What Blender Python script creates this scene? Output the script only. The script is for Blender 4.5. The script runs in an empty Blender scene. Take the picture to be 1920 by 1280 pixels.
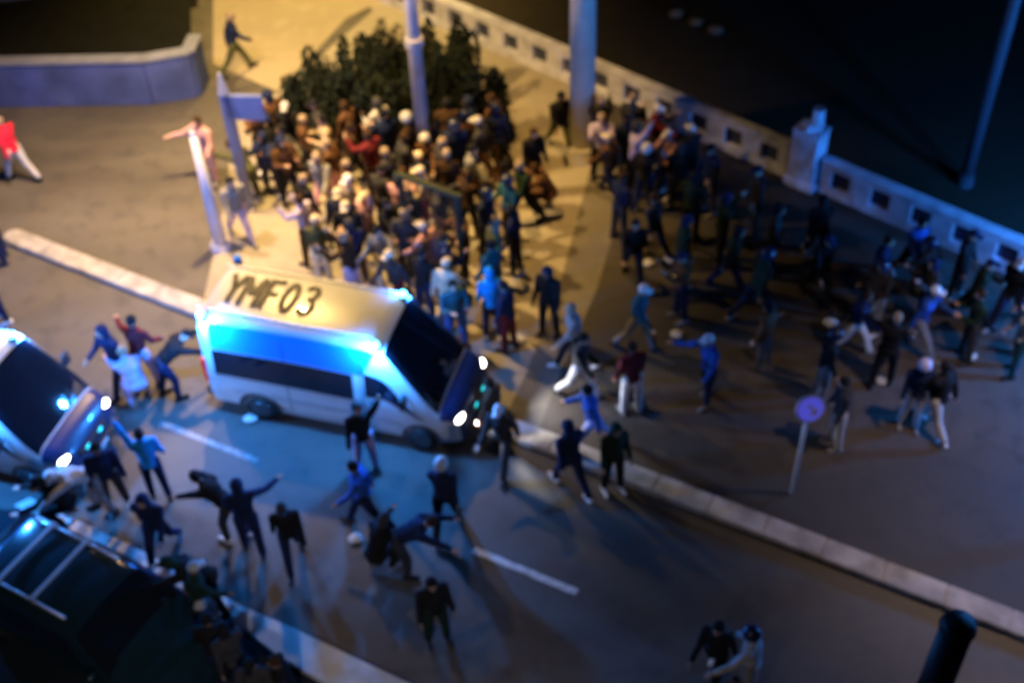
import bpy, bmesh, math, random
from mathutils import Vector, Matrix
R = math.radians
random.seed(7)
scene = bpy.context.scene
col = scene.collection

# ------------------------------------------------------------------ camera
FPX, H, PITCH, ROLL = 2360.0, 17.5, R(45), R(2.67)
Fv = Vector((0, math.cos(PITCH), -math.sin(PITCH)))
R0 = Vector((1, 0, 0)); U0 = Vector((0, math.sin(PITCH), math.cos(PITCH)))
Rv = R0*math.cos(ROLL) - U0*math.sin(ROLL)
Uv = U0*math.cos(ROLL) + R0*math.sin(ROLL)
cam_d = bpy.data.cameras.new('camera'); cam = bpy.data.objects.new('camera', cam_d); col.objects.link(cam)
M3 = Matrix((Rv, Uv, -Fv)).transposed()
cam.matrix_world = Matrix.Translation((0, 0, H)) @ M3.to_4x4()
cam_d.sensor_width = 36; cam_d.lens = 36*FPX/1920; cam_d.clip_end = 600
cam_d.dof.use_dof = True; cam_d.dof.focus_distance = 7.0; cam_d.dof.aperture_fstop = 0.95
scene.camera = cam
scene.render.resolution_x = 1024; scene.render.resolution_y = 682

# ------------------------------------------------------------------ night sky
w = bpy.data.worlds.new("World"); scene.world = w; w.use_nodes = True
nt = w.node_tree; bg = nt.nodes['Background']
sky = nt.nodes.new('ShaderNodeTexSky'); sky.sky_type = 'NISHITA'; sky.sun_disc = False
sky.sun_elevation = R(-6); sky.sun_rotation = R(200)
nt.links.new(sky.outputs[0], bg.inputs[0]); bg.inputs[1].default_value = 0.35
scene.view_settings.view_transform = 'Standard'; scene.view_settings.look = 'None'
scene.view_settings.gamma = 1; scene.view_settings.exposure = 0
SODIUM = (1.0, 0.60, 0.20); BLUE = (0.035, 0.28, 1.0)

# ------------------------------------------------------------------ helpers
def at(px, py, z=0.0):
    """photo pixel -> world point on the level z"""
    d = Fv*FPX + Rv*(px-960) - Uv*(py-640)
    t = (z-H)/d.z
    return Vector((0, 0, H)) + d*t
def proj(p):
    q = Vector(p)-Vector((0, 0, H)); Z = q.dot(Fv)
    return 960+FPX*q.dot(Rv)/Z, 640-FPX*q.dot(Uv)/Z
def tag(o, label=None, cat=None, group=None, kind=None):
    if label: o['label'] = label
    if cat: o['category'] = cat
    if group: o['group'] = group
    if kind: o['kind'] = kind
    return o
def empty(name, loc=(0, 0, 0), rz=0.0):
    o = bpy.data.objects.new(name, None); col.objects.link(o); o.empty_display_size = .2
    o.location = loc; o.rotation_euler = (0, 0, rz); return o
def obj(name, bm, mats, parent=None, smooth=False, loc=None):
    me = bpy.data.meshes.new(name)
    bmesh.ops.recalc_face_normals(bm, faces=bm.faces)
    bm.to_mesh(me); bm.free()
    if smooth:
        for p in me.polygons: p.use_smooth = True
    for m in (mats if isinstance(mats, (list, tuple)) else [mats]): me.materials.append(m)
    o = bpy.data.objects.new(name, me); col.objects.link(o)
    if parent: o.parent = parent
    if loc is not None: o.location = loc
    return o
def box(bm, c, s, rz=0.0, bevel=0.0, M=None):
    T = Matrix.Translation(c) @ Matrix.Rotation(rz, 4, 'Z') @ Matrix.Diagonal((s[0], s[1], s[2], 1))
    if M is not None: T = M @ T
    r = bmesh.ops.create_cube(bm, size=1, matrix=T)
    if bevel:
        es = list({e for v in r['verts'] for e in v.link_edges})
        bmesh.ops.bevel(bm, geom=es, offset=bevel, segments=2, affect='EDGES')
def cone(bm, a, b, ra, rb, seg=14, caps=True):
    a, b = Vector(a), Vector(b); d = b-a; L = d.length
    if L < 1e-6: return
    q = d.to_track_quat('Z', 'Y').to_matrix().to_4x4()
    bmesh.ops.create_cone(bm, cap_ends=caps, segments=seg, radius1=ra, radius2=rb, depth=L,
                          matrix=Matrix.Translation((a+b)/2) @ q)
def ball(bm, c, r, sc=(1, 1, 1), u=12, v=8, rot=None):
    T = Matrix.Translation(c)
    if rot is not None: T = T @ rot
    bmesh.ops.create_uvsphere(bm, u_segments=u, v_segments=v, radius=r, matrix=T @ Matrix.Diagonal((*sc, 1)))
def poly(bm, pts):
    bm.faces.new([bm.verts.new(p) for p in pts])
def prism(bm, pts, z0, z1):
    b = [bm.verts.new((p[0], p[1], z0)) for p in pts]; t = [bm.verts.new((p[0], p[1], z1)) for p in pts]
    bm.faces.new(t); bm.faces.new(b[::-1]); n = len(pts)
    for i in range(n): bm.faces.new([b[i], b[(i+1) % n], t[(i+1) % n], t[i]])

_m = {}
def mat(name, c, rough=.7, metal=0, var=.15, scale=3.0, bump=0.0, bscale=60, emit=None, es=0, coat=0, rvar=0):
    if name in _m: return _m[name]
    m = bpy.data.materials.new(name); m.use_nodes = True; n = m.node_tree; b = n.nodes['Principled BSDF']
    if rough > .84: b.inputs['Specular IOR Level'].default_value = .15
    b.inputs['Roughness'].default_value = rough; b.inputs['Metallic'].default_value = metal
    b.inputs['Coat Weight'].default_value = coat
    tc = n.nodes.new('ShaderNodeTexCoord'); tex = n.nodes.new('ShaderNodeTexNoise')
    tex.inputs['Scale'].default_value = scale; tex.inputs['Detail'].default_value = 6
    n.links.new(tc.outputs['Object'], tex.inputs['Vector'])
    mp = n.nodes.new('ShaderNodeMapRange'); mp.inputs[1].default_value = .3; mp.inputs[2].default_value = .7
    mp.inputs[3].default_value = 1-var; mp.inputs[4].default_value = 1+var
    n.links.new(tex.outputs[0], mp.inputs[0])
    mx = n.nodes.new('ShaderNodeVectorMath'); mx.operation = 'SCALE'; mx.inputs[0].default_value = c[:3]
    n.links.new(mp.outputs[0], mx.inputs['Scale']); n.links.new(mx.outputs[0], b.inputs['Base Color'])
    if bump:
        t2 = n.nodes.new('ShaderNodeTexNoise'); t2.inputs['Scale'].default_value = bscale; t2.inputs['Detail'].default_value = 3
        n.links.new(tc.outputs['Object'], t2.inputs['Vector'])
        bp = n.nodes.new('ShaderNodeBump'); bp.inputs['Strength'].default_value = bump; bp.inputs['Distance'].default_value = .02
        n.links.new(t2.outputs[0], bp.inputs['Height']); n.links.new(bp.outputs[0], b.inputs['Normal'])
    if rvar:
        mr = n.nodes.new('ShaderNodeMapRange'); mr.inputs[1].default_value = .3; mr.inputs[2].default_value = .7
        mr.inputs[3].default_value = rough-rvar; mr.inputs[4].default_value = rough+rvar
        n.links.new(tex.outputs[0], mr.inputs[0]); n.links.new(mr.outputs[0], b.inputs['Roughness'])
    if emit:
        b.inputs['Emission Color'].default_value = (*emit, 1); b.inputs['Emission Strength'].default_value = es
    _m[name] = m; return m
def ground_mat(name, c1, c2, c3, rough=.75, slabs=0):
    """big stains + medium mottling + grain; optional paving joints"""
    m = bpy.data.materials.new(name); m.use_nodes = True; n = m.node_tree; b = n.nodes['Principled BSDF']
    tc = n.nodes.new('ShaderNodeTexCoord')
    def noise(s, d=5, st=None):
        t = n.nodes.new('ShaderNodeTexNoise'); t.inputs['Scale'].default_value = s; t.inputs['Detail'].default_value = d
        if st:
            mpn = n.nodes.new('ShaderNodeMapping'); mpn.inputs['Rotation'].default_value = (0, 0, st[0]); mpn.inputs['Scale'].default_value = (st[1], 1, 1)
            n.links.new(tc.outputs['Object'], mpn.inputs[0]); n.links.new(mpn.outputs[0], t.inputs['Vector'])
        else: n.links.new(tc.outputs['Object'], t.inputs['Vector'])
        return t
    def mix(a, bb, f, lo, hi):
        r = n.nodes.new('ShaderNodeMapRange'); r.inputs[1].default_value = lo; r.inputs[2].default_value = hi
        n.links.new(f, r.inputs[0])
        x = n.nodes.new('ShaderNodeMix'); x.data_type = 'RGBA'
        n.links.new(r.outputs[0], x.inputs[0])
        for i, v in ((6, a), (7, bb)):
            if isinstance(v, tuple): x.inputs[i].default_value = (*v, 1)
            else: n.links.new(v, x.inputs[i])
        return x.outputs[2]
    big = noise(.35, 4, (R(-28), .35)); med = noise(2.2, 6); gr = noise(45, 2)
    o = mix(c1, c2, big.outputs[0], .38, .66)
    o = mix(o, c3, med.outputs[0], .5, .85)
    o2 = mix(o, tuple(x*.55 for x in c1), gr.outputs[0], .5, .95)
    if slabs:
        br = n.nodes.new('ShaderNodeTexBrick'); br.inputs['Scale'].default_value = slabs
        br.inputs['Color1'].default_value = (1, 1, 1, 1); br.inputs['Color2'].default_value = (.86, .86, .86, 1)
        br.inputs['Mortar'].default_value = (.55, .55, .55, 1); br.inputs['Mortar Size'].default_value = .025; br.offset = 0
        mpn = n.nodes.new('ShaderNodeMapping'); mpn.inputs['Rotation'].default_value = (0, 0, R(27))
        n.links.new(tc.outputs['Object'], mpn.inputs[0]); n.links.new(mpn.outputs[0], br.inputs['Vector'])
        x = n.nodes.new('ShaderNodeMix'); x.data_type = 'RGBA'; x.blend_type = 'MULTIPLY'; x.inputs[0].default_value = .22
        n.links.new(o2, x.inputs[6]); n.links.new(br.outputs[0], x.inputs[7]); o2 = x.outputs[2]
    n.links.new(o2, b.inputs['Base Color'])
    if c1[0] < .03: b.inputs['Specular IOR Level'].default_value = .08
    rr = n.nodes.new('ShaderNodeMapRange'); rr.inputs[1].default_value = .35; rr.inputs[2].default_value = .65
    rr.inputs[3].default_value = rough-.22; rr.inputs[4].default_value = rough+.1
    n.links.new(big.outputs[0], rr.inputs[0]); n.links.new(rr.outputs[0], b.inputs['Roughness'])
    bp = n.nodes.new('ShaderNodeBump'); bp.inputs['Strength'].default_value = .35; bp.inputs['Distance'].default_value = .01
    n.links.new(gr.outputs[0], bp.inputs['Height']); n.links.new(bp.outputs[0], b.inputs['Normal'])
    return m
def lamp(name, loc, power, color, radius=.12, parent=None, spot=None, direction=None, blend=.6):
    d = bpy.data.lights.new(name, 'SPOT' if spot else 'POINT'); d.energy = power; d.color = color; d.shadow_soft_size = radius
    o = bpy.data.objects.new(name, d); col.objects.link(o); o.location = loc
    if spot:
        d.spot_size = R(spot); d.spot_blend = blend
        o.rotation_euler = Vector(direction).to_track_quat('-Z', 'Y').to_euler()
    if parent: o.parent = parent
    return o

# ------------------------------------------------------------------ road frame
A0, A1 = at(60, 462), at(1920, 1180)
rd = (A1-A0).normalized(); rn = Vector((-rd.y, rd.x, 0))          # rn points away from the camera
if rn.y < 0: rn = -rn
ROADANG = math.atan2(rd.y, rd.x)

asphalt = ground_mat('asphalt', (.064, .058, .052), (.13, .118, .105), (.045, .045, .047), .74)
plaza_m = ground_mat('plaza_paving', (.34, .305, .25), (.27, .245, .20), (.40, .36, .29), .85)
shade_m = ground_mat('shaded_ground', (.034, .03, .028), (.088, .073, .064), (.024, .022, .02), .85)
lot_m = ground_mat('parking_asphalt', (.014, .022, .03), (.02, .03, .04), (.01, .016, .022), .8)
sand_m = ground_mat('pale_paving', (.36, .31, .23), (.30, .26, .20), (.42, .36, .27), .85)
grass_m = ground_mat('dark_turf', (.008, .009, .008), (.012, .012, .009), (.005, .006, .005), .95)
kerb_m = mat('kerb_concrete', (.36, .345, .335), .85, var=.35, scale=2.5, bump=.4)
paint_m = mat('road_paint', (.55, .54, .52), .7, var=.3, scale=9)

def structure(name, pts, z, m):
    bm = bmesh.new(); poly(bm, [(p.x, p.y, z) for p in pts]); o = obj(name, bm, m); tag(o, kind='structure'); return o
bm = bmesh.new(); poly(bm, [(-200, -60, 0), (200, -60, 0), (200, 240, 0), (-200, 240, 0)])
tag(obj('road', bm, asphalt), kind='structure')
# balustrade line (world)
f0, f1 = at(977, 113), at(1870, 500); fd = (f1-f0).normalized(); fn = Vector((-fd.y, fd.x, 0)); fn = fn if fn.y > 0 else -fn
far0 = f0-fd*60; far1 = f1+fd*14
Aend = A0+rd*30
assert (far1-Aend).dot(rn) > 0, (far1-Aend).dot(rn)
structure('shaded_plaza', [at(950, 795), Aend+rn*.05, far1, f0+fd*1.5, at(1125, 300), at(1062, 540), at(1000, 700), at(960, 790)], .0045, shade_m)  # unlit part of the plaza, its darkness put into the ground colour
half_shade_m = ground_mat('half_shade_paving', (.15, .135, .115), (.10, .09, .08), (.19, .17, .14), .85)
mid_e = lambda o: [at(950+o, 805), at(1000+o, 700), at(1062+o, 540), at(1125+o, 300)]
structure('light_pool_edge', mid_e(-14)[::1]+[at(1190, 300), at(1120, 540), at(1050, 700), at(1005, 822)], .006, half_shade_m)  # middle tone softens the painted edge of the lamp pool
structure('pavement', [A0+rn*.05+rd*4.6, at(955, 808), at(1002, 700), at(1064, 540), at(1127, 300), f0+fd*2.5, f0-fd*7, at(700, 20), at(520, 175), at(440, 205), at(425, 360), at(400, 480)], .003, plaza_m)
structure('terrace', [at(400, -60), at(800, -60), at(760, -20), at(650, 35), at(520, 172), at(400, 120)], .008, sand_m)
structure('lawn', [far0+fn*.05, far1+fn*.05, far1+fn*120, far0+fn*120], .006, ground_mat('far_turf', (.034, .027, .016), (.022, .02, .012), (.045, .034, .018), .9))
# lower left car park and its kerb strip
kt = [at(60, 940), at(130, 975), at(250, 1030), at(340, 1078), at(450, 1140), at(560, 1188), at(760, 1283), at(900, 1350)]
kb = [at(30, 955), at(112, 990), at(240, 1048), at(335, 1105), at(440, 1168), at(520, 1232), at(650, 1310), at(800, 1390)]
bm = bmesh.new(); prism(bm, kt+kb[::-1], 0.0, .12)
tag(obj('kerb', bm, mat('pale_kerb', (.66, .64, .62), .85, var=.2, scale=2.5, bump=.4)), kind='structure')
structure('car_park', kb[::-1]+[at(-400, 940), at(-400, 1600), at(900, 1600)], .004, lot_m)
# (kerb strip above)
# long kerb dividing the two carriageways (rounded far end)
def kerb_line(name, a, b, wd, h):
    bm = bmesh.new(); n = int((b-a).length/1.0)
    for i in range(n):
        p, q = a+(b-a)*(i/n), a+(b-a)*((i+1)/n)
        c = (p+q)/2; ang = math.atan2((q-p).y, (q-p).x)
        box(bm, (c.x, c.y, h/2+random.uniform(-.004, .004)), ((q-p).length-.004, wd, h), ang, .02)
    cone(bm, (a.x, a.y, 0), (a.x, a.y, h-.006), wd/2, wd/2-.02, 20)
    return tag(obj(name, bm, kerb_m), kind='structure')
kerb_line('kerb', at(28, 449), A1+rd*20, .44, .13)
def paint(a, b, wd, z=.006):
    a, b = Vector(a), Vector(b); d = (b-a).normalized(); nn = Vector((-d.y, d.x, 0))*wd/2
    bm = bmesh.new(); N = 14
    L = [a+(b-a)*(i/N) for i in range(N+1)]
    for i in range(N):
        j0, j1 = random.uniform(.85, 1.1), random.uniform(.85, 1.1)
        poly(bm, [L[i]+nn*j0+Vector((0, 0, z)), L[i+1]+nn*j0+Vector((0, 0, z)), L[i+1]-nn*j1+Vector((0, 0, z)), L[i]-nn*j1+Vector((0, 0, z))])
    return tag(obj('road_marking', bm, paint_m), kind='structure')
paint(at(888, 1030), at(1082, 1110), .13)
paint_m = mat('faded_paint', (.26, .25, .24), .8, var=.45, scale=6)
paint(at(300, 792), at(482, 864), .12)
paint(at(-240, 580), at(-60, 650), .13)

# ------------------------------------------------------------------ upper left: low wall, lawn behind, steps
wall_m = mat('blue_lit_plaster', (.06, .085, .25), .85, var=.25, scale=1.5, bump=.3)  # blue light on the pale wall is put into the plaster colour
hedge_m = grass_m
wa, wb, wc = at(-420, 205), at(290, 192), at(372, 178)
bm = bmesh.new()
pts = [wa, wb, wc, at(385, 150)]
th = .25
for i in range(3):
    p, q = pts[i], pts[i+1]; c = (p+q)/2; ang = math.atan2((q-p).y, (q-p).x); L = (q-p).length
    box(bm, (c.x, c.y, .6), (L+.02*i, th, 1.2+.002*i), ang, .02)
wall = obj('boundary_wall', bm, wall_m); tag(wall, 'low pale plastered wall with bluish light in its colour along the top left lawn', 'wall')
bm = bmesh.new()
for i in range(3):
    p, q = pts[i], pts[i+1]; c = (p+q)/2; ang = math.atan2((q-p).y, (q-p).x); L = (q-p).length
    box(bm, (c.x, c.y, .1245e1+.002*i), (L+.08, th+.1, .075), ang, .012)
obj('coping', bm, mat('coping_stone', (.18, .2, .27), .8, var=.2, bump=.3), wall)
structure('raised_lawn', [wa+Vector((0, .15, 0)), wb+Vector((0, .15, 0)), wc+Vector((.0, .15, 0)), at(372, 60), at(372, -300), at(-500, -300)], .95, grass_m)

# stone steps fading into the dark behind the lawn
step_m = mat('step_stone', (.10, .09, .09), .8, var=.45, scale=1.2, bump=.3)
bm = bmesh.new()
a = at(-60, 60, .6); b = at(390, -6, .6); d = (b-a).normalized(); n_ = Vector((-d.y, d.x, 0))
for i in range(7):
    c = (a+b)/2+n_*(.9+.62*i)
    box(bm, (c.x, c.y, .95+.09*(i+1)), ((b-a).length, .6, .18*(i+1)), math.atan2(d.y, d.x), .02)
st = obj('stone_steps', bm, step_m); tag(st, 'wide dark stone steps behind the low wall at upper left', 'steps')

# ------------------------------------------------------------------ balustrade
bal_m = mat('blue_lit_balustrade_paint', (.70, .71, .88), .8, var=.3, scale=2.5, bump=.2)  # blue tint puts some of the beacon light into the paint
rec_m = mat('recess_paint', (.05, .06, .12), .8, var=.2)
BH = .84
def balustrade(s0, s1, label):
    L = s1-s0; o = empty('balustrade', f0+fd*s0, math.atan2(fd.y, fd.x))
    n = max(1, round(L/.94)); bay = L/n
    bm = bmesh.new()
    box(bm, (L/2, 0, .11), (L, .22, .22), 0, .01)
    box(bm, (L/2, 0, BH-.09), (L, .22, .14), 0, .01)
    for i in range(n+1):
        wd = bay-.46 if 0 < i < n else (bay-.46)/2
        cx = i*bay if 0 < i < n else (wd/2 if i == 0 else L-wd/2)
        box(bm, (cx, 0, (.22+BH-.16)/2), (wd, .216, BH-.16-.22), 0)
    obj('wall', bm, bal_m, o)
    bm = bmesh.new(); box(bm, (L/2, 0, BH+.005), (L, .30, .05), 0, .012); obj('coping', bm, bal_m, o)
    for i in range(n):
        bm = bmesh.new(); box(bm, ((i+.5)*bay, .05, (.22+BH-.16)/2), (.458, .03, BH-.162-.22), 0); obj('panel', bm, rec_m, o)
    tag(o, label, 'balustrade'); return o
pil = at(1500, 348); ps = (pil-f0).dot(fd)
balustrade(-12, ps-.42, 'long white balustrade with square recesses, left of the pale gate pillar')
balustrade(ps+.42, ps+16.5, 'white balustrade with square recesses, right of the pale gate pillar')
pc = f0+fd*ps
p = empty('stone_pillar', pc, math.atan2(fd.y, fd.x))
bm = bmesh.new(); box(bm, (0, 0, .7), (.62, .5, 1.4), 0, .02); obj('shaft', bm, bal_m, p)
bm = bmesh.new(); box(bm, (0, 0, .1), (.74, .62, .2), 0, .02); obj('plinth', bm, bal_m, p)
bm = bmesh.new(); box(bm, (0, 0, 1.44), (.66, .54, .07), 0, .02); cone(bm, (0, 0, 1.485), (0, 0, 1.62), .3, .14, 4); obj('cap', bm, bal_m, p)
bm = bmesh.new(); cone(bm, (0.1, 0, 1.6), (0.1, 0, 2.0), .15, .12, 12); obj('finial', bm, bal_m, p)
tag(p, 'pale square pillar interrupting the white balustrade', 'pillar')

# ------------------------------------------------------------------ poles and street lamps
WARM = (1.0, .67, .50); AMBER = (1.0, .63, .21)
def pole(name, base, h, r0, r1, m, label, cat, collar=None, arm=None, aim=(0, 0, -1)):
    o = empty(name, base)
    bm = bmesh.new(); cone(bm, (0, 0, 0.2), (0, 0, h), r0, r1, 24); obj('shaft', bm, m, o, True)
    bm = bmesh.new(); cone(bm, (0, 0, 0), (0, 0, .32), r0*1.5, r0*1.25, 20); obj('base', bm, m, o)
    if collar:
        bm = bmesh.new()
        for z in collar: cone(bm, (0, 0, z), (0, 0, z+.16), r0*1.2, r0*1.2, 20)
        obj('collar', bm, m, o)
    if arm:
        for ax, ay, power, color, cone_a in arm:
            e = Vector((ax, ay, h+.5))
            bm = bmesh.new(); cone(bm, (0, 0, h-.1), e, .06, .045, 10); obj('arm', bm, m, o, True)
            u = Vector((ax, ay, 0)).normalized(); bm = bmesh.new()
            box(bm, e+u*.3, (.75, .3, .12), math.atan2(ay, ax), .04); hd = obj('lamp_head', bm, m, o)
            bm = bmesh.new(); box(bm, e+u*.3+Vector((0, 0, -.075)), (.5, .22, .02), math.atan2(ay, ax))
            obj('lens', bm, mat('sodium_lens', (.8, .7, .5), .4, emit=SODIUM, es=12), hd)
            lamp('street_light', e+u*.3+Vector((0, 0, -.16)), power, color, .18, o, spot=cone_a, direction=aim, blend=.9)
    tag(o, label, cat); return o
galv = mat('galvanised', (.42, .42, .5), .5, .3, var=.1)
paintc = mat('column_paint', (.62, .6, .55), .6, var=.1)
pole('street_lamp', at(803, 345), 8.5, .165, .11, galv, 'tall blue grey lamp post rising from the crowd, its head above view', 'street lamp', collar=[3.6],
     arm=[(-3.2, -.6, 7600, AMBER, 122)])
pole('street_lamp', at(1091, 290), 9.5, .29, .25, paintc, 'thick pale column standing on the plaza before the balustrade', 'street lamp',
     arm=[(-2.4, -.9, 3600, (1, .56, .15), 70)])
pole('street_lamp', at(700, -60), 8.0, .1, .07, galv, 'slim lamp post lighting the yellow terrace beyond the top edge', 'street lamp', arm=[(-1.6, -1.0, 5200, (1, .66, .2), 100)])
pole('mast', at(1808, 345), 10, .13, .10, mat('mast_paint', (.05, .055, .08), .6, var=.15), 'thin dim pole in the dark lawn beyond the right balustrade', 'pole')
pole('street_lamp', at(-110, 420), 9.0, .1, .07, galv, 'slim lamp post left of the long kerb end', 'street lamp', arm=[(3.9, -.4, 5200, WARM, 104)])
pole('street_lamp', Vector((-2.5, -.5, 0)), 8.5, .1, .07, galv, 'added fill lamp post beneath the viewpoint, outside the bottom edge', 'street lamp', arm=[(0, 2.0, 1250, (1, .86, .84), 92)], aim=(-.12, .62, -1))  # unseen lamp added as neutral fill for the near road and kerb strip
pole('street_lamp', at(2150, 980), 8.5, .1, .07, galv, 'slim lamp post outside the lower right edge', 'street lamp', arm=[(-1.2, .3, 1750, (1, .70, .54), 80)])

# dark foreground post: placed so that its flat top shows at the lower right
HP = 3.0
tb = at(1800, 1165, HP)
o = empty('dark_post', (tb.x, tb.y, 0))
dk = mat('dark_metal', (.02, .02, .022), .55, .4, var=.2)
bm = bmesh.new(); cone(bm, (0, 0, 0), (0, 0, HP-.12), .24, .22, 24); obj('shaft', bm, dk, o, True)
bm = bmesh.new(); cone(bm, (0, 0, HP-.12), (0, 0, HP), .25, .2, 24); obj('cap', bm, dk, o, True)
tag(o, 'thick black round post at the lower right, cut off by the frame', 'post')

# round blue sign
sb = at(1484, 926)
o = empty('road_sign', sb, R(8))
whitep = mat('white_enamel', (.7, .7, .72), .5, var=.05)
bm = bmesh.new(); cone(bm, (0, 0, 0), (0, 0, 2.25), .035, .035, 10); obj('pole', bm, mat('sign_pole', (.6, .6, .58), .5, .2, var=.1), o, True)
Tl = Matrix.Translation((0, -.06, 2.28)) @ Matrix.Rotation(R(90-18), 4, 'X')
bm = bmesh.new(); bmesh.ops.create_cone(bm, cap_ends=True, segments=32, radius1=.255, radius2=.255, depth=.02, matrix=Tl); rim = obj('rim', bm, mat('sign_rim', (.5, .52, .75), .4, var=.05), o)
bm = bmesh.new(); bmesh.ops.create_cone(bm, cap_ends=True, segments=32, radius1=.215, radius2=.215, depth=.03, matrix=Tl); obj('face', bm, mat('sign_blue_glow', (.05, .06, .75), .35, var=.05, emit=(.14, .14, 1), es=.4), rim)  # weak emission stands for light thrown back by the face
bm = bmesh.new()
box(bm, (.03, .0, .0), (.22, .05, .036), R(-50), M=Tl); box(bm, (.09, -.06, 0), (.045, .13, .036), R(-5), M=Tl); box(bm, (.055, -.1, 0), (.11, .05, .036), 0, M=Tl)
obj('arrow', bm, whitep, rim)
tag(o, 'round blue traffic sign on a slim pale post', 'road sign')

# white tapering post and pale blue totem at left
o = empty('white_post', at(415, 462))
wp = mat('post_white', (.62, .6, .68), .6, var=.08)
bm = bmesh.new(); cone(bm, (0, 0, 0), (0, 0, 2.9), .16, .07, 20); cone(bm, (0, 0, 2.9), (0, 0, 3.0), .07, .03, 20); obj('shaft', bm, wp, o, True)
bm = bmesh.new(); cone(bm, (0, 0, 0), (0, 0, .12), .24, .2, 20); obj('base', bm, wp, o)
tag(o, 'white tapering post standing on the tan road behind the van', 'post')
o = empty('totem_sign', at(470, 395), R(-6))
tm = mat('totem_paint', (.22, .24, .36), .55, var=.08)
bm = bmesh.new(); box(bm, (0, 0, 1.55), (.24, .1, 3.1), 0, .02); obj('column', bm, tm, o)
bm = bmesh.new(); box(bm, (.36, -.02, 2.75), (.85, .06, .62), 0, .02); obj('panel', bm, mat('totem_panel', (.18, .23, .46), .5, var=.08), o)
bm = bmesh.new(); cone(bm, (0, 0, 3.08), (0, 0, 3.55), .12, .03, 12); obj('finial', bm, tm, o)
tag(o, 'pale blue totem sign with a side panel left of the crowd', 'sign')

# dark green glazed frame (shelter) in the crowd
ga, gb = at(772, 520), at(872, 560)
gd = (gb-ga); gl = gd.length; o = empty('glazed_shelter', ga, math.atan2(gd.y, gd.x))
gm = mat('shelter_green', (.02, .035, .025), .5, .3, var=.2)
glass = mat('shelter_glass', (.08, .09, .08), .1, var=.05); glass.node_tree.nodes['Principled BSDF'].inputs['Alpha'].default_value = .07
for x in (0, gl): bm = bmesh.new(); box(bm, (x, 0, 1.3), (.09, .09, 2.6), 0, .01); obj('post', bm, gm, o)
bm = bmesh.new(); box(bm, (gl/2, 0, 2.66), (gl+.2, .12, .09), 0, .01); obj('beam', bm, gm, o)
bm = bmesh.new(); box(bm, (gl/2, 0, 1.05), (gl-.14, .07, .1), 0, .01); obj('rail', bm, gm, o)
bm = bmesh.new(); box(bm, (gl/2, 0, 1.85), (gl-.13, .02, 1.45), 0); obj('glass', bm, glass, o)
tag(o, 'dark green post and beam frame with glass panel inside the crowd', 'shelter')

# small pale stones far out on the lawn
for i, (x, y) in enumerate(((1268, 31), (1306, 47), (1340, 62))):
    bm = bmesh.new(); bmesh.ops.create_icosphere(bm, subdivisions=2, radius=.16, matrix=Matrix.Diagonal((1.3, 1, .7, 1)))
    for v in bm.verts: v.co *= random.uniform(.85, 1.15)
    tag(obj('stone', bm, mat('pale_stone', (.2, .16, .12), .9, var=.2), loc=at(x, y)+Vector((0, 0, .08))),
        ('leftmost', 'middle', 'rightmost')[i]+' of the three small pale stones in the dark lawn at top', 'stone', 'pale stones on the dark lawn')

# ------------------------------------------------------------------ shrubs
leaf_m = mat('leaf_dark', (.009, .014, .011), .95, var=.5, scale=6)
def shrub_mesh(seed, rx, ry, h, n, conical=False):
    rg = random.Random(seed); bm = bmesh.new()
    lumps = [(rg.uniform(-.5, .5)*rx, rg.uniform(-.5, .5)*ry, rg.uniform(.45, .75)*h, rg.uniform(.4, .6)) for _ in range(9)]
    for _ in range(11):
        a = rg.uniform(0, 6.283); lumps.append((rx*.8*math.cos(a)*rg.uniform(.4, 1.1), ry*.8*math.sin(a)*rg.uniform(.4, 1.1), h*rg.uniform(.5, 1.02), rg.uniform(.14, .3)))
    for _ in range(n):
        if conical:
            z = h*(.05+.95*(1-math.sqrt(rg.random()))); a = rg.uniform(0, 6.283); rr = (1-z/h)**.7*rx*rg.uniform(.6, 1.05)
            p = Vector((rr*math.cos(a), rr*math.sin(a), z))
        else:
            lx, ly, lz, lr = rg.choice(lumps)
            d = Vector((rg.gauss(0, 1), rg.gauss(0, 1), rg.gauss(0, 1))).normalized()*rg.uniform(.7, 1.05)
            p = Vector((lx+d.x*rx*lr, ly+d.y*ry*lr, max(.03, lz+d.z*h*.42)))
        s = rg.uniform(.025, .085)
        u = Vector((rg.gauss(0, 1), rg.gauss(0, 1), rg.gauss(0, 1))).normalized(); v = u.orthogonal().normalized()
        poly(bm, [p-u*s, p+v*s*.6, p+u*s, p-v*s*.6])
    me = bpy.data.meshes.new('leaves'); bm.to_mesh(me); bm.free(); me.materials.append(leaf_m); return me
bush_me = [shrub_mesh(1, 1.05, .8, 1.5, 5200), shrub_mesh(2, .95, .9, 1.35, 4800)]
cone_me = shrub_mesh(3, .42, .42, 2.0, 3800, True)
bm = bmesh.new()
for i in range(5):
    a = i*1.256; cone(bm, (0, 0, 0), (.3*math.cos(a), .3*math.sin(a), .9), .04, .015, 6)
stem_me = bpy.data.meshes.new('stems'); bm.to_mesh(stem_me); bm.free(); stem_me.materials.append(mat('bark', (.07, .05, .035), .9, bump=.5))
SH = [(632, 268, 0, 'dark leafy bush nearest the pale blue totem sign'), (668, 244, 1, 'dark leafy bush second from the left in the row behind the crowd'),
      (722, 212, 0, 'dark leafy bush just left of the tall lamp post'), (775, 190, 1, 'dark leafy bush at the far end of the row, by the yellow terrace'),
      (705, 266, 1, 'low dark bush in front of the row, left of the lamp post'), (762, 250, 0, 'dark green bush touching the foot of the lamp post'),
      (836, 215, 1, 'dark bush just right of the tall lamp post'), (872, 262, 0, 'dark bush between the lamp post and the conical shrub')]
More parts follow.
